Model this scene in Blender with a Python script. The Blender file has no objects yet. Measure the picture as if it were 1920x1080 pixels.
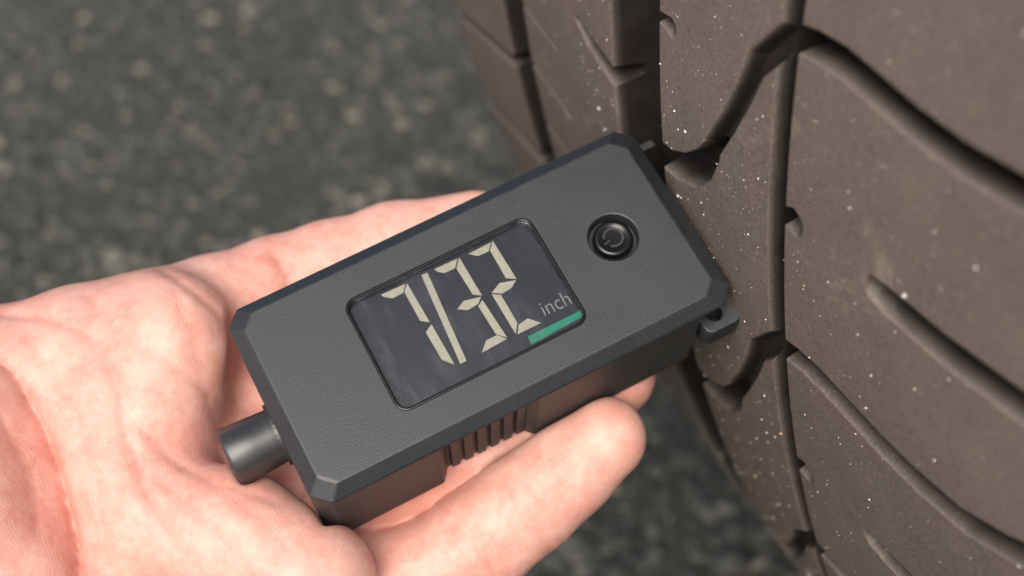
import bpy, bmesh, math, random
import numpy as np
from mathutils import Matrix, Vector

random.seed(7)
rng = np.random.default_rng(11)
sc = bpy.context.scene
col = sc.collection

# ------------------------------------------------------------------ geometry of the shot
# Everything is measured in the camera's own frame first (x right, y up, z towards the
# viewer, metres); the tyre axis and the gauge pose were solved from the photograph.
F, CX, CY = 2600.0, 960.0, 540.0


def nrm(v):
    v = np.array(v, float)
    return v / np.linalg.norm(v)


TA = nrm([0.57709, -0.84224, 1.05927])                 # tyre axis
TS = 1.05                                              # size of the tyre against the solved one (0.32 m)
TC = np.array([0.316401, 0.132618, -0.290012]) * TS    # tyre centre
TR = 0.320                                             # tyre radius
TRC = 0.858                                            # crown radius
_r = np.array([-.5, 0, .8])
TE1 = nrm(_r - TA * (_r @ TA))
TE2 = np.cross(TA, TE1)
TN = np.array([-0.9013952, -0.395252, 0.1768119])      # tread normal at the gauge


def ray(px, py):
    return np.array([(px - CX) / F, -(py - CY) / F, -1.0])


# gauge frame
_x = nrm([0.90138, 0.39517, -0.17707])
_y = nrm([0.43296, -0.82959, 0.35261])
_t = math.radians(2.5)
GX = math.cos(_t) * _x - math.sin(_t) * _y
GY = math.sin(_t) * _x + math.cos(_t) * _y
GZ = -np.cross(GX, GY)
GO = ray(870, 588) * 0.2205


def gp(px, py, z=0.0):
    """pixel -> gauge-local millimetres on the plane z (mm)"""
    d = ray(px, py)
    o = GO + GZ * z / 1000
    t = (o @ GZ) / (d @ GZ)
    v = t * d - GO
    return float(v @ GX * 1000), float(v @ GY * 1000), z


# world frame: up is square to the tyre axis, the gauge meets the tread 11.5 deg below the hub
th = math.radians(11.5)
UP = math.cos(th) * (-np.cross(TA, TN)) - math.sin(th) * TN
WX = nrm(np.array([1., 0, 0]) - UP[0] * UP)
WY = np.cross(UP, WX)
B = np.array([WX, WY, UP])                             # world = B @ cam + T
T = np.array([0, 0, TR * TS - 0.003 - (B @ TC)[2]])
M_CW = Matrix([[*B[0], T[0]], [*B[1], T[1]], [*B[2], T[2]], [0, 0, 0, 1]])


def w(pc):
    return Vector(B @ np.array(pc) + T)


def wd(d):
    return Vector(B @ np.array(d))


# ------------------------------------------------------------------ camera, sky, sun, exposure
cam_d = bpy.data.cameras.new('camera')
cam = bpy.data.objects.new('camera', cam_d)
col.objects.link(cam)
cam.matrix_world = M_CW
cam_d.sensor_width = 36
cam_d.lens = 36 * F / 1920
cam_d.clip_start = 0.01
cam_d.clip_end = 300
cam_d.dof.use_dof = True
cam_d.dof.focus_distance = 0.217
cam_d.dof.aperture_fstop = 13.0
sc.camera = cam

SUN = nrm(UP * 0.72 + TA * 0.46 + TN * 0.38)           # towards the sun, camera frame
sw = wd(SUN).normalized()
elev = math.asin(sw.z)
azim = math.atan2(sw.x, sw.y)
world = bpy.data.worlds.new('World')
sc.world = world
world.use_nodes = True
nt = world.node_tree
bg = nt.nodes['Background']
sky = nt.nodes.new('ShaderNodeTexSky')
sky.sky_type = 'NISHITA'
sky.sun_disc = False
sky.sun_elevation = elev
sky.sun_rotation = azim
sky.dust_density = 6.0
sky.air_density = 1.0
sky.ozone_density = 1.0
nt.links.new(sky.outputs[0], bg.inputs[0])
bg.inputs[1].default_value = 0.08

sun_d = bpy.data.lights.new('sun', 'SUN')
sun_d.energy = 1.5
sun_d.angle = math.radians(40)
sun_d.color = (1.0, 0.965, 0.92)
sun = bpy.data.objects.new('sun', sun_d)
col.objects.link(sun)
sun.rotation_euler = sw.to_track_quat('Z', 'Y').to_euler()
sun.location = w(SUN * 3)

sc.view_settings.view_transform = 'Standard'
sc.view_settings.look = 'None'
sc.view_settings.gamma = 1
sc.view_settings.use_curve_mapping = False
sc.view_settings.exposure = 0.72


# ------------------------------------------------------------------ material helpers
def mat(name):
    m = bpy.data.materials.new(name)
    m.use_nodes = True
    n = m.node_tree
    return m, n, n.nodes['Principled BSDF']


def node(n, kind, **kw):
    x = n.nodes.new(kind)
    for k, v in kw.items():
        if k.startswith('i_'):
            x.inputs[k[2:].replace('_', ' ')].default_value = v
        else:
            setattr(x, k, v)
    return x


def noise(n, scale, detail=4, rough=.55, vec=None, dist=0.0):
    x = node(n, 'ShaderNodeTexNoise')
    x.inputs['Scale'].default_value = scale
    x.inputs['Detail'].default_value = detail
    x.inputs['Roughness'].default_value = rough
    x.inputs['Distortion'].default_value = dist
    if vec is not None:
        n.links.new(vec, x.inputs['Vector'])
    return x


def ramp(n, src, stops):
    x = node(n, 'ShaderNodeValToRGB')
    e = x.color_ramp.elements
    while len(e) < len(stops):
        e.new(.5)
    for k, (p, c) in enumerate(stops):
        e[k].position = p
        e[k].color = (*c, 1) if len(c) == 3 else c
    n.links.new(src, x.inputs[0])
    return x


def g3(v):
    return (v, v, v)


def mixc(n, fac, a, b, mode='MIX'):
    x = node(n, 'ShaderNodeMix', data_type='RGBA', blend_type=mode)
    for s, v in ((0, fac), (6, a), (7, b)):
        if isinstance(v, (int, float)):
            x.inputs[s].default_value = v
        elif isinstance(v, tuple):
            x.inputs[s].default_value = (*v, 1)
        else:
            n.links.new(v, x.inputs[s])
    return x.outputs[2]


def bump(n, h, strength, dist, prev=None):
    x = node(n, 'ShaderNodeBump')
    x.inputs['Strength'].default_value = strength
    x.inputs['Distance'].default_value = dist
    n.links.new(h, x.inputs['Height'])
    if prev is not None:
        n.links.new(prev, x.inputs['Normal'])
    return x.outputs[0]


def objco(n):
    return node(n, 'ShaderNodeTexCoord').outputs['Object']


# asphalt (binder between the stones)
M_asphalt, n, p = mat('asphalt_binder')
oc = objco(n)
f1 = noise(n, 3.0, 5, vec=oc)
f2 = noise(n, 260, 3, vec=oc)
c = ramp(n, f1.outputs[0], [(.3, (.036, .036, .026)), (.7, (.060, .059, .044))])
c2 = mixc(n, .55, c.outputs[0], ramp(n, f2.outputs[0], [(.35, (.014, .015, .012)), (.7, (.085, .087, .070))]).outputs[0])
n.links.new(c2, p.inputs['Base Color'])
p.inputs['Roughness'].default_value = .85
n.links.new(bump(n, f2.outputs[0], .8, .003), p.inputs['Normal'])

M_stone, n, p = mat('asphalt_stone')
at = node(n, 'ShaderNodeAttribute', attribute_name='tint')
f2 = noise(n, 500, 3, vec=objco(n))
c = mixc(n, .35, at.outputs['Color'], ramp(n, f2.outputs[0], [(.3, g3(.02)), (.7, g3(.16))]).outputs[0], 'MIX')
n.links.new(c, p.inputs['Base Color'])
p.inputs['Roughness'].default_value = .7
n.links.new(bump(n, f2.outputs[0], .5, .001), p.inputs['Normal'])

# tyre rubber with brown road dust
M_rubber, n, p = mat('dusty_rubber')
oc = objco(n)
big = noise(n, 22, 5, .6, oc, .6)
mid = noise(n, 160, 4, .6, oc)
fine = noise(n, 1700, 4, .7, oc)
c1 = ramp(n, big.outputs[0], [(.3, (.140, .117, .103)), (.5, (.185, .154, .136)), (.72, (.230, .192, .168))])
c2 = mixc(n, .30, c1.outputs[0], ramp(n, mid.outputs[0], [(.3, (.075, .062, .055)), (.7, (.17, .135, .115))]).outputs[0])
c3 = mixc(n, .30, c2, ramp(n, fine.outputs[0], [(.36, g3(.04)), (.66, (.30, .25, .21))]).outputs[0])
spk = noise(n, 1500, 2, .5, oc)
c3 = mixc(n, ramp(n, spk.outputs[0], [(.69, g3(0)), (.74, g3(.6))]).outputs[0], c3, (.40, .34, .29))
sm = noise(n, 34, 8, .72, oc, 1.4)
smm = ramp(n, sm.outputs[0], [(.61, g3(0)), (.74, g3(.55))])
c4 = mixc(n, smm.outputs[0], c3, (.40, .36, .30))
# road-dusted contact faces; bare black groove walls, painted darker to stand in for shade
da = node(n, 'ShaderNodeAttribute', attribute_name='dust_groove_shade')
groove_shade = ramp(n, mid.outputs[0], [(.3, (.010, .009, .008)), (.7, (.026, .020, .017))])
c5 = mixc(n, da.outputs['Fac'], groove_shade.outputs[0], c4)
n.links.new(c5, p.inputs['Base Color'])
p.inputs['Roughness'].default_value = .60
p.inputs['Specular IOR Level'].default_value = .42
b1 = bump(n, mid.outputs[0], .25, .0006)
n.links.new(bump(n, fine.outputs[0], .35, .00022, b1), p.inputs['Normal'])

M_grit, n, p = mat('quartz_grit')
at = node(n, 'ShaderNodeAttribute', attribute_name='tint')
n.links.new(at.outputs['Color'], p.inputs['Base Color'])
p.inputs['Roughness'].default_value = .25

# black textured plastic
M_plastic, n, p = mat('textured_black_plastic')
oc = objco(n)
v = noise(n, 4200, 2, .5, oc)
v2 = noise(n, 2600, 2, .5, oc)
wv = noise(n, 60, 5, .65, oc, .8)
c = ramp(n, wv.outputs[0], [(.35, (.009, .012, .016)), (.7, (.016, .020, .025))])
c2 = mixc(n, .25, c.outputs[0], ramp(n, v.outputs[0], [(.45, (.008, .010, .012)), (.68, (.060, .068, .074))]).outputs[0])
n.links.new(c2, p.inputs['Base Color'])
n.links.new(ramp(n, wv.outputs[0], [(.3, g3(.44)), (.7, g3(.56))]).outputs[0], p.inputs['Roughness'])
p.inputs['Specular IOR Level'].default_value = .85
b = bump(n, v2.outputs[0], .25, .00007)
n.links.new(bump(n, v.outputs[0], .5, .00007, b), p.inputs['Normal'])

M_smooth, n, p = mat('satin_black_plastic')
oc = objco(n)
wv = noise(n, 220, 5, .65, oc, .5)
n.links.new(ramp(n, wv.outputs[0], [(.3, (.020, .021, .022)), (.75, (.034, .035, .036))]).outputs[0], p.inputs['Base Color'])
n.links.new(ramp(n, wv.outputs[0], [(.3, g3(.33)), (.75, g3(.46))]).outputs[0], p.inputs['Roughness'])
p.inputs['Specular IOR Level'].default_value = .9

M_side, n, p = mat('fine_black_plastic')
oc = objco(n)
wv = noise(n, 150, 5, .65, oc, .5)
n.links.new(ramp(n, wv.outputs[0], [(.3, (.036, .038, .040)), (.75, (.050, .052, .053))]).outputs[0], p.inputs['Base Color'])
p.inputs['Roughness'].default_value = .50
p.inputs['Specular IOR Level'].default_value = .35

M_lcd, n, p = mat('lcd_dark_panel')
oc = objco(n)
wv = noise(n, 130, 4, .6, oc)
n.links.new(ramp(n, wv.outputs[0], [(.3, (.009, .011, .017)), (.75, (.014, .017, .024))]).outputs[0], p.inputs['Base Color'])
p.inputs['Roughness'].default_value = .35

M_seg, n, p = mat('lcd_segment_grey')
wv = noise(n, 1800, 2, .5, objco(n))
n.links.new(ramp(n, wv.outputs[0], [(.3, (.27, .27, .212)), (.7, (.33, .325, .26))]).outputs[0], p.inputs['Base Color'])
p.inputs['Roughness'].default_value = .6

M_unit, n, p = mat('lcd_print_grey')
wv = noise(n, 1800, 2, .5, objco(n))
n.links.new(ramp(n, wv.outputs[0], [(.3, g3(.16)), (.7, g3(.20))]).outputs[0], p.inputs['Base Color'])
M_green, n, p = mat('lcd_print_green')
wv = noise(n, 900, 2, .5, objco(n))
n.links.new(ramp(n, wv.outputs[0], [(.3, (.000, .15, .095)), (.7, (.001, .18, .115))]).outputs[0], p.inputs['Base Color'])

# clear cover: Fresnel mix of clear and glossy, with wiped smudges
M_glass, n, p = mat('smudged_clear_cover')
n.nodes.remove(p)
oc = objco(n)
mp = node(n, 'ShaderNodeMapping')
mp.inputs['Rotation'].default_value = (0, 0, .5)
mp.inputs['Scale'].default_value = (1, .35, 1)
n.links.new(oc, mp.inputs[0])
s1 = noise(n, 170, 6, .7, mp.outputs[0], 1.2)
s2 = noise(n, 1500, 2, .6, mp.outputs[0], .4)
sr = ramp(n, s1.outputs[0], [(.46, g3(.0)), (.70, g3(.075))])
fr = node(n, 'ShaderNodeFresnel')
fr.inputs[0].default_value = 1.24
ad = node(n, 'ShaderNodeMath', operation='ADD')
mu = node(n, 'ShaderNodeMath', operation='MULTIPLY')
n.links.new(sr.outputs[0], mu.inputs[0])
n.links.new(ramp(n, s2.outputs[0], [(.3, g3(.8)), (.7, g3(1.0))]).outputs[0], mu.inputs[1])
n.links.new(fr.outputs[0], ad.inputs[0])
n.links.new(mu.outputs[0], ad.inputs[1])
gl = node(n, 'ShaderNodeBsdfGlossy')
n.links.new(ramp(n, s1.outputs[0], [(.3, g3(.05)), (.75, g3(.30))]).outputs[0], gl.inputs['Roughness'])
tr = node(n, 'ShaderNodeBsdfTransparent')
mx = node(n, 'ShaderNodeMixShader')
n.links.new(ad.outputs[0], mx.inputs[0])
n.links.new(tr.outputs[0], mx.inputs[1])
n.links.new(gl.outputs[0], mx.inputs[2])
n.links.new(mx.outputs[0], n.nodes['Material Output'].inputs[0])

# skin
M_skin, n, p = mat('palm_skin')
oc = objco(n)
m1 = noise(n, 55, 4, .6, oc, .8)
m2 = noise(n, 190, 4, .6, oc, .4)
m3 = noise(n, 700, 3, .6, oc)
c1 = ramp(n, m1.outputs[0], [(.28, (.82, .47, .385)), (.50, (.78, .37, .30)), (.74, (.70, .235, .19))])
c2 = mixc(n, .33, c1.outputs[0], ramp(n, m2.outputs[0], [(.34, (.90, .64, .53)), (.66, (.68, .26, .20))]).outputs[0])
c3 = mixc(n, .15, c2, ramp(n, m3.outputs[0], [(.35, (.60, .26, .19)), (.65, (.95, .62, .50))]).outputs[0])
skin_col = c3
p.inputs['Subsurface Weight'].default_value = .30
p.inputs['Subsurface Radius'].default_value = (1.0, .35, .2)
p.inputs['Subsurface Scale'].default_value = .0016
p.inputs['Roughness'].default_value = .48
p.inputs['Specular IOR Level'].default_value = .45
# papillary ridges: fine wavy lines; wrinkles: stretched noise
dv = noise(n, 70, 2, .5, oc)
mv = node(n, 'ShaderNodeVectorMath', operation='SCALE')
mv.inputs['Scale'].default_value = .012
n.links.new(dv.outputs[1], mv.inputs[0])
av = node(n, 'ShaderNodeVectorMath', operation='ADD')
n.links.new(oc, av.inputs[0])
n.links.new(mv.outputs[0], av.inputs[1])
wvt = node(n, 'ShaderNodeTexWave', wave_type='BANDS', bands_direction='X')
wvt.inputs['Scale'].default_value = 640
wvt.inputs['Distortion'].default_value = 1.2
n.links.new(av.outputs[0], wvt.inputs['Vector'])
vor = node(n, 'ShaderNodeTexVoronoi', feature='DISTANCE_TO_EDGE')
vor.inputs['Scale'].default_value = 170
mpv = node(n, 'ShaderNodeMapping')
mpv.inputs['Scale'].default_value = (.45, 1, 1)
mpv.inputs['Rotation'].default_value = (0, 0, .7)
n.links.new(av.outputs[0], mpv.inputs[0])
n.links.new(mpv.outputs[0], vor.inputs['Vector'])
mpw = node(n, 'ShaderNodeMapping')
mpw.inputs['Scale'].default_value = (.22, 1, .6)
mpw.inputs['Rotation'].default_value = (0, 0, -.55)
n.links.new(av.outputs[0], mpw.inputs[0])
vr = ramp(n, vor.outputs[0], [(0, g3(0)), (.06, g3(1))])
fl = node(n, 'ShaderNodeMath', operation='MULTIPLY')
fl.inputs[1].default_value = .06
n.links.new(ramp(n, vor.outputs[0], [(0, g3(1)), (.05, g3(0))]).outputs[0], fl.inputs[0])
skin_col = mixc(n, fl.outputs[0], skin_col, (.92, .62, .52))
lines = []
for rot, scl, dst in ():      # fine pale flexion lines
    mq = node(n, 'ShaderNodeMapping')
    mq.inputs['Rotation'].default_value = (0, 0, rot)
    n.links.new(oc, mq.inputs[0])
    wq = node(n, 'ShaderNodeTexWave', wave_type='BANDS', bands_direction='X')
    wq.inputs['Scale'].default_value = scl
    wq.inputs['Distortion'].default_value = dst
    wq.inputs['Detail'].default_value = 3
    wq.inputs['Detail Scale'].default_value = 1.6
    n.links.new(mq.outputs[0], wq.inputs['Vector'])
    lr = ramp(n, wq.outputs[0], [(.965, g3(0)), (.995, g3(1))])
    mk = noise(n, 90, 3, .6, mq.outputs[0])
    mm = node(n, 'ShaderNodeMath', operation='MULTIPLY')
    n.links.new(lr.outputs[0], mm.inputs[0])
    n.links.new(ramp(n, mk.outputs[0], [(.45, g3(0)), (.62, g3(.5))]).outputs[0], mm.inputs[1])
    skin_col = mixc(n, mm.outputs[0], skin_col, (.90, .66, .56))
    lines.append(mm.outputs[0])
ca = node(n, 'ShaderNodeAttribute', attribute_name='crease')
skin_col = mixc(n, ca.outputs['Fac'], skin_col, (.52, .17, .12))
n.links.new(skin_col, p.inputs['Base Color'])
wr = noise(n, 420, 4, .65, mpw.outputs[0], .6)
b = bump(n, m2.outputs[0], .13, .0010)
b = bump(n, wr.outputs[0], .24, .00030, b)
b = bump(n, vr.outputs[0], .07, .00018, b)
b = bump(n, wvt.outputs[0], .15, .00008, b)
for l_ in lines:
    b = bump(n, l_, -.5, .00015, b)
n.links.new(b, p.inputs['Normal'])


# ------------------------------------------------------------------ object helpers
def link(name, me, m, parent=None, smooth=False):
    o = bpy.data.objects.new(name, me)
    col.objects.link(o)
    if m:
        me.materials.append(m)
    if smooth:
        me.polygons.foreach_set('use_smooth', [True] * len(me.polygons))
    if parent:
        o.parent = parent
    return o


def empty(name, mw, label, cat):
    o = bpy.data.objects.new(name, None)
    col.objects.link(o)
    o.empty_display_size = .02
    o.matrix_world = mw
    o['label'] = label
    o['category'] = cat
    return o


def pydata(name, v, f):
    me = bpy.data.meshes.new(name)
    me.from_pydata(v, [], f)
    me.update()
    return me


def bulk(name, v, q):
    """big quad mesh from arrays"""
    me = bpy.data.meshes.new(name)
    v = np.asarray(v, np.float32)
    q = np.asarray(q, np.int32)
    k = q.shape[1]
    me.vertices.add(len(v))
    me.vertices.foreach_set('co', v.ravel())
    me.loops.add(q.size)
    me.loops.foreach_set('vertex_index', q.ravel())
    me.polygons.add(len(q))
    me.polygons.foreach_set('loop_start', np.arange(0, q.size, k, dtype=np.int32))
    me.update(calc_edges=True)
    me.validate()
    return me


def evaluated(o):
    dg = bpy.context.evaluated_depsgraph_get()
    dg.update()
    me = bpy.data.meshes.new_from_object(o.evaluated_get(dg))
    old = o.data
    o.modifiers.clear()
    o.data = me
    bpy.data.meshes.remove(old)
    return o


def bevel(o, wd_, seg=2, ang=25):
    b = o.modifiers.new('bevel', 'BEVEL')
    b.width = wd_
    b.segments = seg
    b.limit_method = 'ANGLE'
    b.angle_limit = math.radians(ang)
    b.harden_normals = False


# ------------------------------------------------------------------ ground
gm = pydata('ground', [(-40, -40, 0), (40, -40, 0), (40, 40, 0), (-40, 40, 0)], [(0, 1, 2, 3)])
ground = link('ground', gm, M_asphalt)
ground['kind'] = 'structure'
ground['label'] = 'dark grey asphalt road surface under the tyre'


def hit_ground(px, py):
    o = w((0, 0, 0))
    d = wd(ray(px, py))
    t = -o.z / d.z
    return o + d * t


corner = [hit_ground(*q) for q in ((-250, -250), (2170, -250), (2170, 1330), (-250, 1330))]
x0, x1 = min(c.x for c in corner), max(c.x for c in corner)
y0, y1 = min(c.y for c in corner), max(c.y for c in corner)
ico = bmesh.new()
bmesh.ops.create_icosphere(ico, subdivisions=1, radius=1)
iv = np.array([v.co[:] for v in ico.verts])
itri = np.array([[v.index for v in f.verts] for f in ico.faces])
ico.free()


def cluster(name, pos, size, normals, tint, m, flat=.6, jit=.25):
    k = len(pos)
    nv = len(iv)
    V = np.repeat(iv[None], k, 0)
    V = V * (1 + jit * rng.normal(size=(k, nv, 1)))
    sc3 = size[:, None] * np.stack([rng.uniform(.75, 1.3, k), rng.uniform(.7, 1.2, k), flat * rng.uniform(.7, 1.2, k)], 1)
    V = V * sc3[:, None, :]
    a = rng.uniform(0, 2 * np.pi, k)
    ca, sa = np.cos(a)[:, None], np.sin(a)[:, None]
    V = np.stack([V[..., 0] * ca - V[..., 1] * sa, V[..., 0] * sa + V[..., 1] * ca, V[..., 2]], -1)
    nz = normals
    h = np.where(np.abs(nz[:, :1]) < .9, np.array([[1., 0, 0]]), np.array([[0, 1., 0]]))
    tx = np.cross(h, nz)
    tx /= np.linalg.norm(tx, axis=1, keepdims=True)
    ty = np.cross(nz, tx)
    V = V[..., 0:1] * tx[:, None] + V[..., 1:2] * ty[:, None] + V[..., 2:3] * nz[:, None] + pos[:, None]
    tri = (itri[None] + (np.arange(k) * nv)[:, None, None]).reshape(-1, 3)
    me = bulk(name, V.reshape(-1, 3), tri)
    ca_ = me.color_attributes.new('tint', 'FLOAT_COLOR', 'POINT')
    cc = np.ones((k, nv, 4), np.float32)
    cc[..., :3] = tint[:, None]
    ca_.data.foreach_set('color', cc.ravel())
    me.materials.append(m)
    return me


K = 16000
sz = np.clip(rng.lognormal(math.log(.0031), .40, K), .0015, .010)
pos = np.stack([rng.uniform(x0, x1, K), rng.uniform(y0, y1, K), -sz * .12], 1)
base = rng.choice(4, K, p=[.42, .36, .18, .04])
tints = np.array([(.034, .034, .025), (.074, .073, .055), (.145, .141, .108), (.28, .25, .19)])[base]
tints = tints * rng.uniform(.75, 1.3, (K, 1))
st = link('asphalt_stones', cluster('asphalt_stones', pos, sz, np.repeat([[0, 0, 1.]], K, 0), tints, M_stone, .55), None, None)
st['kind'] = 'stuff'
st['label'] = 'grey stone chips bedded in the asphalt'
st['category'] = 'stones'


# ------------------------------------------------------------------ tyre
PITCH = .166


def drop(u):
    u = np.asarray(u, float)
    q = u * u / (2 * TRC * 1000)
    left = 1.7 * (1 - np.exp(-q / 1.7))
    d = np.where(u < 0, left, q)
    e = np.clip((-110 - u) / 12, 0, 1)                  # left shoulder roll
    d = d + 5.0 * (1 - np.sqrt(np.clip(1 - e * e, 0, 1)))
    e = np.clip((u - 92) / 14, 0, 1)
    return d + 7.0 * (1 - np.sqrt(np.clip(1 - e * e, 0, 1)))


def seg_dist(U, S, pts):
    """distance to a polyline in (u, s) millimetres; pts rows u, phi, half width"""
    best = np.full(U.shape, 1e9)
    for (u0, p0, h0), (u1, p1, h1) in zip(pts[:-1], pts[1:]):
        s0, s1 = p0 * 320, p1 * 320
        du, ds = u1 - u0, s1 - s0
        t = np.clip(((U - u0) * du + (S - s0) * ds) / (du * du + ds * ds), 0, 1)
        d = np.hypot(U - u0 - t * du, S - s0 - t * ds) - (h0 + (h1 - h0) * t)
        best = np.minimum(best, d)
    return best


GROOVES = [  # points (u, phi, half width), depth, wall draft, soft edge
    ([(31.5, .6350, 1.9), (37, .6315, 2.0), (42, .6305, 2.1), (48, .6320, 2.1), (55, .6340, 2.1), (63, .6345, 2.1), (72, .632, 2.1),
      (80, .6225, 2.0), (92, .604, 2.2), (112, .57, 2.4)], 6.6, .9, .45),
    ([(52.6, .7165, 1.8), (55, .7168, 2.2), (66, .7165, 2.3), (79, .7130, 2.3), (95, .704, 2.4), (112, .69, 2.4)], 6.0, .9, .45),
    ([(31, .6350, 1.9), (28, .6465, 2.2), (24.3, .6592, 2.1), (21.9, .677, 1.9), (18, .700, 1.8), (13.5, .722, 1.9)], 2.6, 1.2, .7),
    ([(14.0, .722, 1.9), (11, .736, 2.6), (7.3, .746, 2.7), (2, .7535, 2.4), (-4, .756, 2.3)], 5.8, .9, .5),
    ([(33.5, .7195, 1.6), (35.0, .7188, 2.1)], 4.0, .6, .3),
    ([(-2.5, .6765, .8), (1.6, .6760, 1.3)], 4.0, .5, .2),
    ([(-33.2, .7275, .9), (-29, .7330, 1.5), (-18, .7395, 2.0)], 5.6, 1.1, .4),
    ([(-62, .7610, .42), (-46, .7660, .30)], 2.5, .3, .1),
    ([(-62, .8040, .42), (-43, .8110, .30)], 2.5, .3, .1),
    ([(-62, .8490, .42), (-44, .8560, .30)], 2.5, .3, .1),
    ([(-74, .7420, 2.0), (-92, .7520, 1.7), (-126, .773, 1.8)], 4.5, .7, .3),
    ([(-74, .8250, 1.6), (-92, .8350, 1.3), (-126, .856, 1.4)], 4.5, .7, .3),
]
RINGS = [(-19.3, -2.0, 6.4, .6, .5), (29.2, 33.2, 7.4, .6, .4), (-75.5, -62, 6.0, .8, .4)]


def carve(d, depth, wall, soft):
    """d<0 inside the groove outline (mm) -> depth with rounded lip"""
    t = np.clip((-d) / wall, 0, 1)
    body = depth * (t * t * (3 - 2 * t) * .35 + t * .65)
    lip = np.clip((soft - d) / soft, 0, 1)
    return np.maximum(body, 0) + .22 * soft * np.clip(lip, 0, 1) ** 2


def depth_field(U, PH, edge=False):
    S = PH * 320
    out = np.zeros(U.shape)
    near = np.full(U.shape, 9.0)
    for lo, hi, dep, wl, so in RINGS:
        d = np.maximum(lo - U, U - hi)
        out = np.maximum(out, carve(d, dep, wl, so))
        near = np.minimum(near, np.where(d < 0, d * 3, d))
    smin, smax = PH.min() - .2, PH.max() + .2
    for pts, dep, wl, so in GROOVES:
        ph = [q[1] for q in pts]
        k0 = math.ceil((smin - max(ph)) / PITCH)
        k1 = math.floor((smax - min(ph)) / PITCH)
        us = [q[0] for q in pts]
        cm = (U[:, 0] > min(us) - 6) & (U[:, 0] < max(us) + 6)
        for k in range(k0, k1 + 1):
            pp = [(q[0], q[1] + k * PITCH, q[2]) for q in pts]
            rm = (PH[0] > min(q[1] for q in pp) - .02) & (PH[0] < max(q[1] for q in pp) + .02)
            if not rm.any() or not cm.any():
                continue
            ix = np.ix_(cm, rm)
            d = seg_dist(U[ix], S[ix], pp)
            out[ix] = np.maximum(out[ix], carve(d, dep, wl, so))
            near[ix] = np.minimum(near[ix], d)
    return (out, near) if edge else out


def tyre_pt(U, PH, D):
    """tyre-local metres: x along the axis, y/z the two radial directions"""
    r = TR - (drop(U) + D) / 1000
    return np.stack([U / 1000, r * np.cos(PH), r * np.sin(PH)], -1) * TS


# tyre frame as a world matrix, standing on its lowest point
Rt = B @ np.stack([TA, TE1, TE2], 1)
cw = w(TC)
MT = Matrix([[*Rt[0], cw.x], [*Rt[1], cw.y], [*Rt[2], cw.z], [0, 0, 0, 1]])
base_loc = Vector((cw.x, cw.y, 0))
tyre = empty('car_tyre', Matrix.Translation(base_loc), 'worn brown-dusted black car tyre with grooved tread standing on asphalt', 'tyre')
TOFF = Matrix.Translation(-base_loc) @ MT


def tyre_part(name, me, m, smooth=True):
    o = link(name, me, m, tyre, smooth)
    o.matrix_local = TOFF
    return o


PH0, PH1 = .40, 1.17
us = np.arange(-122, 106.01, .37)
for e_ in (-19.3, -2.0, 29.2, 33.2, -75.5, -62.0):       # closer rows across the walls of the long grooves
    s_ = 1 if e_ in (-19.3, 29.2, -75.5) else -1
    us = np.concatenate([us[np.abs(us - e_ - s_ * .1) > .95], e_ + s_ * np.linspace(-.8, 1.0, 19)])
us = np.sort(us)
phs = np.linspace(PH0, PH1, 1420)
U, PH = np.meshgrid(us, phs, indexing='ij')
D, ED = depth_field(U, PH, True)
P3 = tyre_pt(U, PH, D)
# vertex normals of the whole field, kept on the pieces so that no seam shows
du = np.gradient(P3, axis=0)
dp = np.gradient(P3, axis=1)
NV = np.cross(du, dp)
NV /= np.linalg.norm(NV, axis=-1, keepdims=True)
rad = P3.copy()
rad[..., 0] = 0
if (NV * rad).sum(-1).mean() < 0:
    NV = -NV
    flip = True
else:
    flip = False
nu, nph = U.shape
idx = np.arange(nu * nph).reshape(nu, nph)
Q = np.stack([idx[:-1, :-1], idx[1:, :-1], idx[1:, 1:], idx[:-1, 1:]], -1)
if flip:
    Q = Q[..., ::-1]
Dq = .25 * (D[:-1, :-1] + D[1:, :-1] + D[1:, 1:] + D[:-1, 1:])
top = Dq < 1.0
# connected blocks on a coarser mask
st_ = 1
cm = top[::st_, ::st_].copy()
lab = np.zeros(cm.shape, int)
cur = 0
for si in range(cm.shape[0]):
    for sj in range(cm.shape[1]):
        if cm[si, sj] and not lab[si, sj]:
            cur += 1
            lab[si, sj] = cur
            stack = [(si, sj)]
            while stack:
                i, j = stack.pop()
                for a_, b_ in ((i + 1, j), (i - 1, j), (i, j + 1), (i, j - 1)):
                    if 0 <= a_ < cm.shape[0] and 0 <= b_ < cm.shape[1] and cm[a_, b_] and not lab[a_, b_]:
                        lab[a_, b_] = cur
                        stack.append((a_, b_))
cnt = np.bincount(lab.ravel())
small = cnt < 1500
small[0] = True
full = np.repeat(np.repeat(lab, st_, 0), st_, 1)[:top.shape[0], :top.shape[1]]
full = np.where(small[full] | ~top, 0, full)


def add_dust_groove_shade(me, dep):  # mask: dusted outside the grooves, colour darkened inside them as painted shade
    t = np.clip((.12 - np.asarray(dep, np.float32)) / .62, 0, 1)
    at_ = me.attributes.new('dust_groove_shade', 'FLOAT', 'POINT')
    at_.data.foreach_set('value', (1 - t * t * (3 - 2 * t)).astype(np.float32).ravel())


def piece(name, mask, m):
    q = Q[mask]
    used, inv = np.unique(q, return_inverse=True)
    me = bulk(name, P3.reshape(-1, 3)[used], inv.reshape(q.shape))
    add_dust_groove_shade(me, ED.reshape(-1)[used])
    me.polygons.foreach_set('use_smooth', [True] * len(me.polygons))
    me.normals_split_custom_set_from_vertices(NV.reshape(-1, 3)[used].tolist())
    return tyre_part(name, me, m, False)


for k in range(1, cur + 1):
    if not small[k] and (full == k).any():
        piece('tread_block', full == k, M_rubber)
piece('groove_floor', full == 0, M_rubber)
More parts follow.
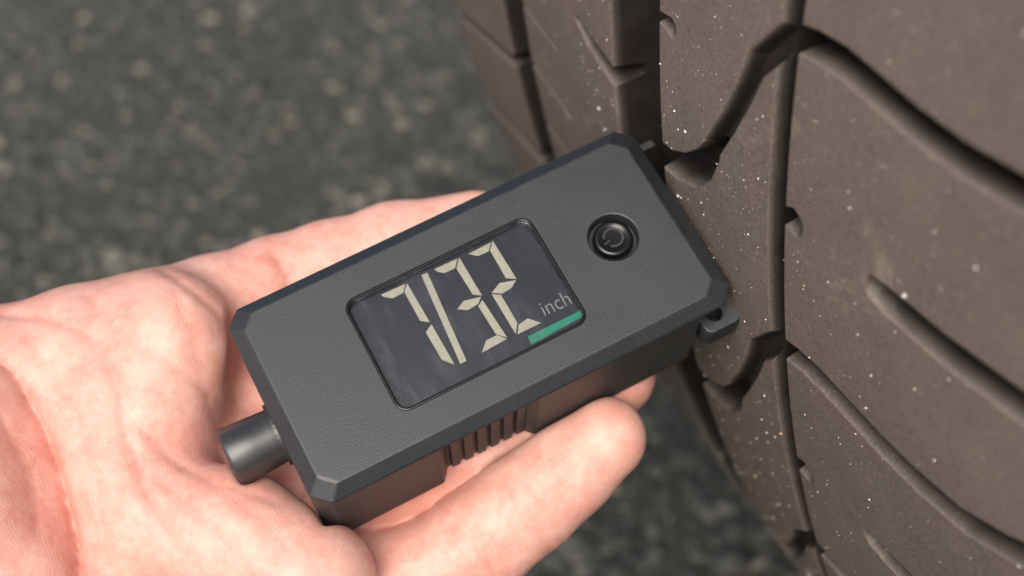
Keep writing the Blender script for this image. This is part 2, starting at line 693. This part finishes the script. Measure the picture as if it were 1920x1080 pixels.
# the rest of the tread band round the tyre, coarser
us2 = np.concatenate([np.arange(-122, 106, 2.0), [106]])
ph2 = np.linspace(PH1, PH0 + 2 * math.pi, 900)
U2, PH2 = np.meshgrid(us2, ph2, indexing='ij')
V2 = tyre_pt(U2, PH2, depth_field(U2, PH2))
i2 = np.arange(U2.size).reshape(U2.shape)
Q2 = np.stack([i2[:-1, :-1], i2[1:, :-1], i2[1:, 1:], i2[:-1, 1:]], -1).reshape(-1, 4)
if flip:
    Q2 = Q2[:, ::-1]
bandm = bulk('tread_band', V2.reshape(-1, 3), Q2)
add_dust_groove_shade(bandm, depth_field(U2, PH2, True)[1].ravel())
tyre_part('tread_band', bandm, M_rubber)


def lathe(name, prof, m, segs=220):
    a = np.linspace(0, 2 * np.pi, segs, endpoint=False)
    pr = np.array(prof) / 1000 * TS
    V = np.stack([np.repeat(pr[:, :1], segs, 1), pr[:, 1:] * np.cos(a), pr[:, 1:] * np.sin(a)], -1)
    i = np.arange(V.shape[0] * segs).reshape(-1, segs)
    j = np.roll(i, -1, 1)
    q = np.stack([i[:-1], i[1:], j[1:], j[:-1]], -1).reshape(-1, 4)
    me = bulk(name, V.reshape(-1, 3), q)
    add_dust_groove_shade(me, np.full(V.size // 3, -.2))
    return tyre_part(name, me, m)


rl = 320 - float(drop(-122))
rr_ = 320 - float(drop(106))
lathe('sidewall', [(-122, rl + .05), (-124, rl - 4), (-126, rl - 12), (-128, 285), (-127, 262), (-119, 236), (-104, 214), (-98, 205), (-92, 207), (-96, 222), (-106, 245)], M_rubber)
lathe('sidewall', [(106, rr_ + .05), (109, rr_ - 5), (113, 296), (117, 280), (118, 258), (112, 234), (100, 214), (94, 205), (88, 207), (92, 222), (102, 245)][::-1], M_rubber)

# grit on the tread
K = 3000
gu = np.where(rng.random(K) < .6, rng.uniform(-70, 92, K), np.clip(rng.normal(12, 26, K), -105, 92))
gph = rng.uniform(.45, 1.12, K)
gd = depth_field(np.sort(gu)[:, None] * np.ones((1, 1)), np.array([[.5]])) if False else None
iu = np.clip(np.searchsorted(us, gu), 0, nu - 1)
ip = np.clip(np.round((gph - PH0) / (PH1 - PH0) * (nph - 1)).astype(int), 0, nph - 1)
keep = D[iu, ip] < .05
gu, gph = gu[keep], gph[keep]
K = len(gu)
gs = np.clip(rng.lognormal(math.log(.000068), .62, K), .00003, .00042)
gpos = tyre_pt(gu, gph, np.full(K, 0.0))
gn = np.stack([np.zeros(K), np.cos(gph), np.sin(gph)], 1)
gpos = gpos + gn * gs[:, None] * .3
gt = np.array([(.72, .69, .63), (.55, .42, .30), (.90, .88, .84)])[rng.choice(3, K, p=[.5, .25, .25])]
grit = tyre_part('sand_grit', cluster('sand_grit', gpos, gs, gn, gt, M_grit, .7, .3), None, False)
grit['kind'] = 'stuff'

# ------------------------------------------------------------------ gauge
MG = M_CW @ Matrix([[GX[0], GY[0], GZ[0], GO[0]], [GX[1], GY[1], GZ[1], GO[1]], [GX[2], GY[2], GZ[2], GO[2]], [0, 0, 0, 1]])
# (left-handed columns are avoided: y runs down the picture, so z = -x cross y; mirror y into the mesh)
MG = M_CW @ Matrix([[GX[0], -GY[0], GZ[0], GO[0]], [GX[1], -GY[1], GZ[1], GO[1]], [GX[2], -GY[2], GZ[2], GO[2]], [0, 0, 0, 1]])


def g(x, y, z):
    """gauge millimetres (y down the picture) -> local metres"""
    return (x / 1000, -y / 1000, z / 1000)


gauge = empty('tread_depth_gauge', MG, 'black plastic digital tread depth gauge showing 7/32 inch on its display', 'gauge')


def gpart(name, v, f, m, parent=None, smooth=False):
    o = link(name, pydata(name, [g(*q) for q in v], f), m, parent or gauge, smooth)
    bm = bmesh.new()
    bm.from_mesh(o.data)
    bmesh.ops.recalc_face_normals(bm, faces=bm.faces)
    bm.to_mesh(o.data)
    bm.free()
    return o


def loft(rings):
    v = [q for r in rings for q in r]
    k = len(rings[0])
    f = [tuple(range(k)), tuple(range((len(rings) - 1) * k, len(rings) * k))]
    for a in range(len(rings) - 1):
        for b_ in range(k):
            c_ = (b_ + 1) % k
            f.append((a * k + b_, a * k + c_, (a + 1) * k + c_, (a + 1) * k + b_))
    return v, f


def octo(xa, xb, ya, yb, c, z):
    return [(xa + c, ya, z), (xb - c, ya, z), (xb, ya + c, z), (xb, yb - c, z), (xb - c, yb, z), (xa + c, yb, z), (xa, yb - c, z), (xa, ya + c, z)]


def rrect(xa, xb, ya, yb, r, z, k=6):
    out = []
    for cx_, cy_, a0 in ((xb - r, yb - r, 0), (xa + r, yb - r, 90), (xa + r, ya + r, 180), (xb - r, ya + r, 270)):
        for i in range(k + 1):
            a_ = math.radians(a0 + 90 * i / k)
            out.append((cx_ + r * math.cos(a_), cy_ + r * math.sin(a_), z))
    return out


def cyl(ax, c, r0, r1, l0, l1, k=40):
    rings = []
    for l, r in ((l0, r0), (l1, r1)):
        rg = []
        for i in range(k):
            a_ = 2 * math.pi * i / k
            if ax == 'z':
                rg.append((c[0] + r * math.cos(a_), c[1] + r * math.sin(a_), l))
            else:
                rg.append((l, c[0] + r * math.cos(a_), c[1] + r * math.sin(a_)))
        rings.append(rg)
    return rings


XA, XB, YA, YB = -34.2, 40.8, -18.5, 17.6
ZB = -22.0                               # underside
v, f = loft([octo(XA + 2.3, XB - 2.8, YA + 2.4, YB - 2.1, 2.3, 0), octo(XA, XB, YA, YB, 2.6, -1.9),
             octo(XA, XB, YA, YB, 2.6, ZB + .6), octo(XA + .6, XB - .3, YA + .6, YB - .6, 2.7, ZB)])
housing = gpart('housing', v, f, M_plastic)
cutters = []


def cutter(v, f):
    o = gpart('cutter', v, f, None)
    cutters.append(o)
    b_ = housing.modifiers.new('cut', 'BOOLEAN')
    b_.operation = 'DIFFERENCE'
    b_.solver = 'EXACT'
    b_.object = o


LX0, LX1, LY0, LY1 = -16.2, 17.0, -10.55, 10.2
cutter(*loft([rrect(LX0, LX1, LY0, LY1, 1.9, 1), rrect(LX0, LX1, LY0, LY1, 1.9, -1.6)]))
BX, BY = 27.7, -.55
cutter(*loft(cyl('z', (BX, BY), 4.15, 4.15, 1, -2.6, 48)))
for sgn, ye in ((1, YB), (-1, YA)):     # finger grips on the two long sides
    yo, yi = ye + sgn * 1.0, ye - sgn * 2.3
    poly = [(-14.2, yo), (-11.6, yi), (2.3, yi), (5.4, yo)]
    cutter(*loft([[(x, y, -2.3) for x, y in poly], [(x, y, -40) for x, y in poly]]))
for sgn in (1, -1):                      # corner pockets over the foot's lugs
    ya_, yb_ = (14.2, 24) if sgn > 0 else (-24, -13.4)
    cutter(*loft([[(34.0, ya_, -2.4), (46, ya_, -2.4), (46, yb_, -2.4), (34.0, yb_, -2.4)], [(34.0, ya_, -40), (46, ya_, -40), (46, yb_, -40), (34.0, yb_, -40)]]))
evaluated(housing)
for o in cutters:
    bpy.data.objects.remove(o)
bevel(housing, .00028, 2, 20)
evaluated(housing)
housing.data.materials.clear()
housing.data.materials.append(M_plastic)
housing.data.materials.append(M_side)
for f_ in housing.data.polygons:
    f_.material_index = 1 if abs(f_.normal.z) < .35 else 0
    f_.use_smooth = False

# ribs inside the grips
for sgn, ye in ((1, YB), (-1, YA)):
    for k in range(6):
        xc = -10.2 + k * 2.42
        yb_ = ye - sgn * 2.35
        yt = ye - sgn * 1.5 if sgn > 0 else ye - .3
        v, f = loft([[(xc - .86, yb_, -2.8), (xc + .86, yb_, -2.8), (xc + .76, yt, -3.1), (xc - .76, yt, -3.1)],
                     [(xc - .86, yb_, -20.8), (xc + .86, yb_, -20.8), (xc + .76, yt, -20.6), (xc - .76, yt, -20.6)]])
        o = gpart('grip_rib', v, f, M_side)
        bevel(o, .00012, 2)

# plunger knob at the palm end
KY, KZ = 1.2, -9.2
kr = cyl('x', (KY, KZ), 4.5, 4.6, -31.5, -35.5) + cyl('x', (KY, KZ), 4.75, 5.0, -38, -42.2) + cyl('x', (KY, KZ), 4.75, 3.6, -42.9, -43.0)
kn = gpart('plunger_knob', *loft(kr), M_smooth, smooth=True)
bevel(kn, .0002, 2, 35)
so = gpart('collar', *loft(cyl('x', (KY, KZ), 5.3, 5.3, -33.6, -34.7)), M_smooth, kn)

# measuring foot with a drilled lug at each end
ft = gpart('measuring_foot', *loft([rrect(35.2, 41.9, -19.8, 19.2, 1.4, -8.2, 4), rrect(34.8, 42.1, -20.0, 19.4, 1.6, -9.0, 4), rrect(34.8, 42.1, -20.0, 19.4, 1.6, -13.2, 4)]), M_plastic)
for yy in (16.3, -16.6):
    c_ = gpart('cutter', *loft(cyl('z', (38.0, yy), 1.35, 1.35, -6, -16, 24)), None)
    b_ = ft.modifiers.new('cut', 'BOOLEAN')
    b_.object = c_
    b_.solver = 'EXACT'
    cutters = [c_]
    evaluated(ft)
    bpy.data.objects.remove(c_)
bevel(ft, .0002, 2, 30)
# steel strip edge on the foot beside the groove
pr = gpart('probe_blade', *loft([rrect(39.6, 45.0, -16.4, -15.0, .3, -7.0, 3), rrect(39.6, 45.0, -16.4, -15.0, .3, -7.9, 3)]), M_smooth)
bevel(pr, .0002, 2)

# display
ds = empty('display', Matrix.Identity(4), '', '')
del ds['label'], ds['category']
bpy.data.objects.remove(ds)
display = gpart('display', *loft([rrect(LX0 + .02, LX1 - .02, LY0 + .02, LY1 - .02, 1.88, -1.25), rrect(LX0 + .02, LX1 - .02, LY0 + .02, LY1 - .02, 1.88, -1.75)]), M_lcd)
ZS = -1.2


def zp(x, y):                            # traced from an enlarged view of the display
    a_ = gp(600 + x / 2.633, 380 + y / 2.633, ZS)
    return a_[0], a_[1]


SEGS = [
    [(300, 455), (422, 400), (410, 445), (360, 472), (318, 466)],
    [(430, 398), (542, 590), (494, 583), (416, 440)],
    [(550, 600), (664, 799), (602, 776), (522, 640)],
    [(500, 358), (530, 345), (723, 780), (693, 797)],
    [(563, 329), (678, 276), (667, 323), (615, 347), (585, 342)],
    [(687, 270), (800, 458), (754, 453), (673, 324)],
    [(677, 526), (709, 485), (795, 464), (780, 500), (730, 530)],
    [(802, 480), (924, 666), (868, 648), (781, 510)],
    [(820, 680), (875, 653), (922, 673), (799, 741)],
    [(733, 253), (843, 196), (832, 240), (782, 263), (755, 258)],
    [(852, 187), (970, 376), (918, 373), (839, 235)],
    [(848, 445), (886, 397), (968, 382), (946, 420), (900, 448)],
    [(848, 452), (893, 455), (974, 592), (966, 648)],
    [(975, 650), (981, 602), (1025, 571), (1091, 593)],
]
for s in SEGS:
    q = [zp(*a_) for a_ in s]
    gpart('digit_segment', *loft([[(x, y, ZS) for x, y in q], [(x, y, ZS - .06) for x, y in q]]), M_seg, display)
q = [(7.4, 7.95), (16.75, 7.95), (16.75, 9.75), (7.4, 9.75)]
q = [zp(*a_) for a_ in [(1025, 661), (1289, 531), (1309, 556), (1044, 699)]]
gpart('status_bar', *loft([[(x, y, ZS) for x, y in q], [(x, y, ZS - .06) for x, y in q]]), M_green, display)
cu = bpy.data.curves.new('unit_text', 'FONT')
cu.body = 'inch'
cu.size = 2.75 / 1000
cu.extrude = .00003
cu.offset = -.00003
to = bpy.data.objects.new('unit_text', cu)
col.objects.link(to)
dg = bpy.context.evaluated_depsgraph_get()
dg.update()
tm = bpy.data.meshes.new_from_object(to.evaluated_get(dg))
bpy.data.objects.remove(to)
tx = np.array([v.co[:] for v in tm.vertices])
ta, tb = zp(1112, 560), zp(1246, 499)
tl = math.hypot(tb[0] - ta[0], tb[1] - ta[1]) / 1000
sx = tl / (tx[:, 0].max() - tx[:, 0].min())
ux = np.array([tb[0] - ta[0], -(tb[1] - ta[1])])
ux /= np.linalg.norm(ux)
uy = np.array([-ux[1], ux[0]])
sy = sx * 1.18
xs0 = tx[:, 0].min()
for v in tm.vertices:
    a_ = (v.co.x - xs0) * sx
    b_ = v.co.y * sy
    v.co = (ta[0] / 1000 + ux[0] * a_ + uy[0] * b_, -ta[1] / 1000 + ux[1] * a_ + uy[1] * b_, ZS / 1000 + v.co.z)
link('unit_text', tm, M_unit, display)
cg = gpart('cover_glass', *loft([rrect(LX0 + .45, LX1 - .45, LY0 + .45, LY1 - .45, 1.6, -.10), rrect(LX0 + .12, LX1 - .12, LY0 + .12, LY1 - .12, 1.8, -.35), rrect(LX0 + .12, LX1 - .12, LY0 + .12, LY1 - .12, 1.8, -1.0)]), M_glass, display)

# glossy rim round the window
M_rim = M_smooth.copy()
M_rim.name = 'glossy_black_rim'
for l_ in list(M_rim.node_tree.links):
    if l_.to_socket.name in ('Roughness', 'Base Color') and l_.to_node.type == 'BSDF_PRINCIPLED':
        M_rim.node_tree.links.remove(l_)
M_rim.node_tree.nodes['Principled BSDF'].inputs['Roughness'].default_value = .22
M_rim.node_tree.nodes['Principled BSDF'].inputs['Base Color'].default_value = (.006, .006, .007, 1)
M_rim.node_tree.nodes['Principled BSDF'].inputs['Specular IOR Level'].default_value = .5
rings = []
for i in range(9):
    a_ = math.pi * i / 8
    o_ = .30 * math.cos(a_)
    rings.append(rrect(LX0 - o_, LX1 + o_, LY0 - o_, LY1 + o_, 1.9 + o_, -.10 + .26 * math.sin(a_)))
rk = len(rings[0])
rv = [q for r in rings for q in r]
rf = [(a_ * rk + b_, a_ * rk + (b_ + 1) % rk, (a_ + 1) * rk + (b_ + 1) % rk, (a_ + 1) * rk + b_) for a_ in range(8) for b_ in range(rk)]
gpart('display_rim', rv, rf, M_rim, display, True)

# power button
rg = [cyl('z', (BX, BY), r, r, z, z, 48)[0] for r, z in ((3.35, -2.4), (3.35, -.9), (3.2, -.45), (2.9, -.22), (2.5, -.2), (2.2, -.35), (1.2, -.42))]
pb = gpart('power_button', *loft(rg), M_rim, smooth=True)
# power symbol: open ring with a stroke, standing proud of the button
bm = bmesh.new()
R0, R1 = 1.40, 1.72
k = 30
rows = []
for i in range(k + 1):
    a_ = math.radians(195 + 300 * i / k)
    rows.append([bm.verts.new(g(BX + r * math.cos(a_), BY + r * math.sin(a_), z)) for r, z in ((R0, -.5), (R0, -.12), (R1, -.12), (R1, -.5))])
for i in range(k):
    for j in range(3):
        bm.faces.new((rows[i][j], rows[i + 1][j], rows[i + 1][j + 1], rows[i][j + 1]))
a_ = math.radians(165)
dx, dy = math.cos(a_), math.sin(a_)
vv = []
for z in (-.5, -.10):
    for r, s in ((.85, -.13), (2.0, -.13), (2.0, .13), (.85, .13)):
        vv.append(bm.verts.new(g(BX + r * dx - s * dy, BY + r * dy + s * dx, z)))
bm.faces.new(vv[4:8])
for i in range(4):
    j = (i + 1) % 4
    bm.faces.new((vv[i], vv[j], vv[4 + j], vv[4 + i]))
bmesh.ops.recalc_face_normals(bm, faces=bm.faces)
me = bpy.data.meshes.new('power_symbol')
bm.to_mesh(me)
bm.free()
link('power_symbol', me, M_side, pb)

# ------------------------------------------------------------------ hand (one continuous skin, grown from a distance field)
VX = .62
bx0, bx1, by0, by1, bz0, bz1 = -150, 46, -78, 92, -62, 6
gx = np.arange(bx0, bx1, VX, dtype=np.float32)
gy = np.arange(by0, by1, VX, dtype=np.float32)
gz = np.arange(bz0, bz1, VX, dtype=np.float32)
SH = (len(gx), len(gy), len(gz))


def chain(pts, k):
    """smooth union of tapered capsules; pts rows px, py, z mm, r mm"""
    c_ = [np.array(gp(q[0], q[1], q[2])) for q in pts]
    r_ = [q[3] for q in pts]
    out = np.full(SH, 40, np.float32)
    if len(c_) == 1:
        c_, r_ = c_ * 2, r_ * 2
    for a_, b_, ra, rb in zip(c_[:-1], c_[1:], r_[:-1], r_[1:]):
        m_ = max(ra, rb) + 22
        lo = np.minimum(a_, b_) - m_
        hi = np.maximum(a_, b_) + m_
        i0, i1 = np.searchsorted(gx, [lo[0], hi[0]])
        j0, j1 = np.searchsorted(gy, [lo[1], hi[1]])
        k0, k1 = np.searchsorted(gz, [lo[2], hi[2]])
        if i0 >= i1 or j0 >= j1 or k0 >= k1:
            continue
        X = gx[i0:i1, None, None] - np.float32(a_[0])
        Y = gy[None, j0:j1, None] - np.float32(a_[1])
        Z = gz[None, None, k0:k1] - np.float32(a_[2])
        d_ = (b_ - a_).astype(np.float32)
        L = max(float(d_ @ d_), 1e-6)
        t = np.clip((X * d_[0] + Y * d_[1] + Z * d_[2]) / L, 0, 1)
        dist = np.sqrt((X - t * d_[0]) ** 2 + (Y - t * d_[1]) ** 2 + (Z - t * d_[2]) ** 2) - (ra + (rb - ra) * t)
        sub = out[i0:i1, j0:j1, k0:k1]
        out[i0:i1, j0:j1, k0:k1] = smin(sub, dist.astype(np.float32), k)
    return out


def smin(a, b, k):
    h = np.maximum(k - np.abs(a - b), 0) / k
    return np.minimum(a, b) - h * h * k * .25


PALM = [
    ([(-900, 1010, -34, 25), (-560, 930, -31, 25), (-330, 900, -30, 22)], 10),      # forearm and wrist
    ([(-330, 800, -28, 18), (0, 722, -24, 12.8), (160, 672, -23.5, 12.2), (290, 640, -23, 11.5)], 9),          # index ray
    ([(-330, 880, -30, 18), (60, 810, -27, 14), (240, 785, -30, 12), (385, 765, -38, 11)], 5),             # middle ray
    ([(-330, 960, -30, 18), (60, 930, -27, 14), (280, 895, -30, 12), (440, 870, -34, 11)], 7),             # ring ray
    ([(-330, 1060, -29, 18), (60, 1090, -27, 14), (470, 1090, -31, 11)], 7),          # little ray
    ([(-380, 820, -18, 18), (-130, 820, -14, 15), (-80, 1000, -13, 14)], 7),           # ball of the thumb
    ([(-260, 1180, -24, 18), (60, 1190, -22, 16)], 8),                                # heel on the little finger side
    ([(120, 735, -20, 11.5), (316, 645, -16.8, 11.0), (296, 775, -18.5, 10.5)], 7),                                                   # pad under the index finger
    ([(230, 790, -19, 10.5), (240, 900, -19, 11)], 7),                                # palm by the knob
    ([(540, 960, -36, 9.5), (650, 1060, -36, 9.5)], 5),                              # web between the fingers
    ([(300, 985, -18.0, 10.5), (430, 1000, -17, 10), (585, 1092, -16.5, 10.3)], 4),     # pads under ring and little finger
]
palm = None
for pts, k in PALM:
    c_ = chain(pts, 4)
    palm = c_ if palm is None else smin(palm, c_, k)
FINGERS = [
    [(270, 632, -24, 10.8), (400, 590, -27, 10.2), (520, 545, -29.5, 9.5), (620, 510, -29.5, 9.0), (740, 472, -29, 8.7), (893, 437, -27.5, 7.9)],
    [(390, 765, -36, 10), (690, 640, -30.5, 9.4), (900, 540, -29.8, 8.7), (1060, 470, -29, 7.8)],
    [(445, 895, -36, 10), (690, 895, -32, 9.8), (930, 822, -30, 9.2), (1148, 703, -28.5, 7.7)],
    [(470, 1130, -34, 9.5), (800, 1085, -31, 9.1), (900, 1012, -28, 8.7), (985, 945, -25, 8.5), (1060, 880, -23, 7.9), (1131, 822, -21, 7.3)],
    [(-330, 860, -22, 16), (-330, 600, -16, 12), (-400, 340, -9, 10.5), (-430, 130, -6, 8.5)],
]
hand_d = None
for k, pts in enumerate(FINGERS):
    c_ = smin(palm, chain(pts, 3), 3 if k < 4 else 9)
    hand_d = c_ if hand_d is None else np.minimum(hand_d, c_)

# creases: shallow valleys that follow the palm's lines
CREASES = [
    ([(-20, 670), (40, 715), (85, 800), (118, 900), (138, 1000), (150, 1110)], 1.5, 1.3),
    ([(-30, 578), (110, 612), (200, 660), (238, 745), (246, 830), (285, 930), (330, 1010)], .7, 1.0),
    ([(300, 505), (345, 545), (400, 585), (452, 640)], .6, 1.0),
    ([(335, 560), (372, 640), (380, 720), (402, 800)], .35, 1.0),
    ([(300, 905), (390, 985), (450, 1030), (475, 1110)], .5, 1.2),
    ([(420, 930), (500, 985), (560, 1060)], .35, 1.0),
    ([(925, 880), (985, 930), (1045, 1010)], .55, 1.3),
    ([(945, 865), (1010, 920), (1062, 990)], .35, .9),
    ([(500, 440), (525, 480), (540, 560)], .8, 1.0),
    ([(512, 436), (538, 478), (553, 560)], .5, .8),
    ([(840, 960), (905, 1010), (950, 1085)], .7, .9),
    ([(852, 950), (918, 1000), (965, 1075)], .4, .7),
    ([(60, 640), (150, 780), (190, 900), (205, 1060)], .35, .7),
    ([(170, 560), (230, 640), (330, 700), (395, 735)], .45, .7),
    ([(255, 800), (330, 870), (420, 925), (520, 950)], .45, .8),
    ([(210, 960), (300, 1000), (380, 1070)], .4, .7),
    ([(20, 800), (70, 900), (85, 1010)], .35, .7),
    ([(700, 380), (722, 420), (740, 480)], .5, 1.1),
]
XX, YY = np.meshgrid(gx, gy, indexing='ij')
val = np.zeros(XX.shape, np.float32)
for pts, dep, wid in CREASES:
    c_ = [gp(q[0], q[1], -12) for q in pts]
    best = np.full(XX.shape, 1e9, np.float32)
    for a_, b_ in zip(c_[:-1], c_[1:]):
        dx, dy = b_[0] - a_[0], b_[1] - a_[1]
        t = np.clip(((XX - a_[0]) * dx + (YY - a_[1]) * dy) / (dx * dx + dy * dy), 0, 1)
        best = np.minimum(best, np.hypot(XX - a_[0] - t * dx, YY - a_[1] - t * dy))
    val = np.maximum(val, dep * np.exp(-best / wid))
wz = np.clip((gz + 32) / 8, 0, 1)
hand_d = hand_d + val[..., None] * wz[None, None, :]
# the skin gives way to the gauge and its knob
qx = np.maximum(XA - gx, gx - XB)[:, None, None]
qy = np.maximum(YA - gy, gy - YB)[None, :, None]
qz = np.maximum(ZB - gz, gz - 0)[None, None, :]
box = np.maximum(np.maximum(qx, qy), qz)
kc = np.maximum(np.hypot(gy[None, :, None] - KY, gz[None, None, :] - KZ) - 4.9, np.maximum(-42.8 - gx, gx + 30)[:, None, None])
solid = np.minimum(box, kc)
hand_d = -smin(-hand_d, chain([(470, 615, -16, 3.5), (492, 700, -19, 5.5)], 2), 3.0)   # hollow between pad and gauge
hand_d = -smin(-hand_d, solid - .05, 1.2)


def surface_nets(d, ox, oy, oz, h):
    s = d < 0
    n0, n1, n2 = d.shape
    c = np.zeros((n0 - 1, n1 - 1, n2 - 1), np.uint8)
    for i in (0, 1):
        for j in (0, 1):
            for k in (0, 1):
                c += s[i:n0 - 1 + i, j:n1 - 1 + j, k:n2 - 1 + k]
    act = (c > 0) & (c < 8)
    ci = np.argwhere(act)
    vid = np.full(act.shape, -1, np.int64)
    vid[act] = np.arange(len(ci))
    acc = np.zeros((len(ci), 3))
    cnt_ = np.zeros(len(ci))
    cor = [np.array(q) for q in ((0, 0, 0), (1, 0, 0), (0, 1, 0), (1, 1, 0), (0, 0, 1), (1, 0, 1), (0, 1, 1), (1, 1, 1))]
    for a in range(8):
        for ax in range(3):
            if cor[a][ax]:
                continue
            e = cor[a].copy()
            e[ax] = 1
            A = ci + cor[a]
            E_ = ci + e
            da = d[A[:, 0], A[:, 1], A[:, 2]].astype(float)
            db = d[E_[:, 0], E_[:, 1], E_[:, 2]].astype(float)
            cr = (da < 0) != (db < 0)
            t = np.where(cr, da / np.where(da == db, 1, da - db), 0)
            pt = cor[a][None] + t[:, None] * (e - cor[a])[None]
            acc += np.where(cr[:, None], pt, 0)
            cnt_ += cr
    V = ci + acc / cnt_[:, None]
    V = V * h + np.array([ox, oy, oz])
    faces = []
    for ax in range(3):
        sl0 = [slice(1, -1)] * 3
        sl0[ax] = slice(0, -1)
        sl1 = [slice(1, -1)] * 3
        sl1[ax] = slice(1, None)
        a0 = s[tuple(sl0)]
        a1 = s[tuple(sl1)]
        e = np.argwhere(a0 != a1)
        ins = a0[e[:, 0], e[:, 1], e[:, 2]]
        off = np.ones(3, int)
        off[ax] = 0
        e = e + off
        o1, o2 = [(1, 2), (2, 0), (0, 1)][ax]
        def vv_(da_, db_):
            q = e.copy()
            q[:, o1] += da_
            q[:, o2] += db_
            return vid[q[:, 0], q[:, 1], q[:, 2]]
        qd = np.stack([vv_(-1, -1), vv_(0, -1), vv_(0, 0), vv_(-1, 0)], 1)
        qd = np.where(ins[:, None], qd, qd[:, ::-1])
        faces.append(qd)
    return V, np.concatenate(faces)


V, Fq = surface_nets(hand_d, bx0, by0, bz0, VX)
V = np.stack([V[:, 0], -V[:, 1], V[:, 2]], 1) / 1000     # y mirrored: reverse the winding
hm = bulk('hand', V, Fq[:, ::-1])
hand = link('hand', hm, M_skin, None, True)
ii = np.clip(((V[:, 0] * 1000 - bx0) / VX).round().astype(int), 0, SH[0] - 1)
jj = np.clip(((-V[:, 1] * 1000 - by0) / VX).round().astype(int), 0, SH[1] - 1)
kk = np.clip(((V[:, 2] * 1000 - bz0) / VX).round().astype(int), 0, SH[2] - 1)
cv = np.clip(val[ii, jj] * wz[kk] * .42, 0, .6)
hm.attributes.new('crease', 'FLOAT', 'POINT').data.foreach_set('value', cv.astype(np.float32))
hand.matrix_world = MG
sm_ = hand.modifiers.new('smooth', 'SMOOTH')
sm_.factor = .5
sm_.iterations = 3
hand['label'] = 'bare hand, palm up, with fingers under the gauge'
hand['category'] = 'hand'
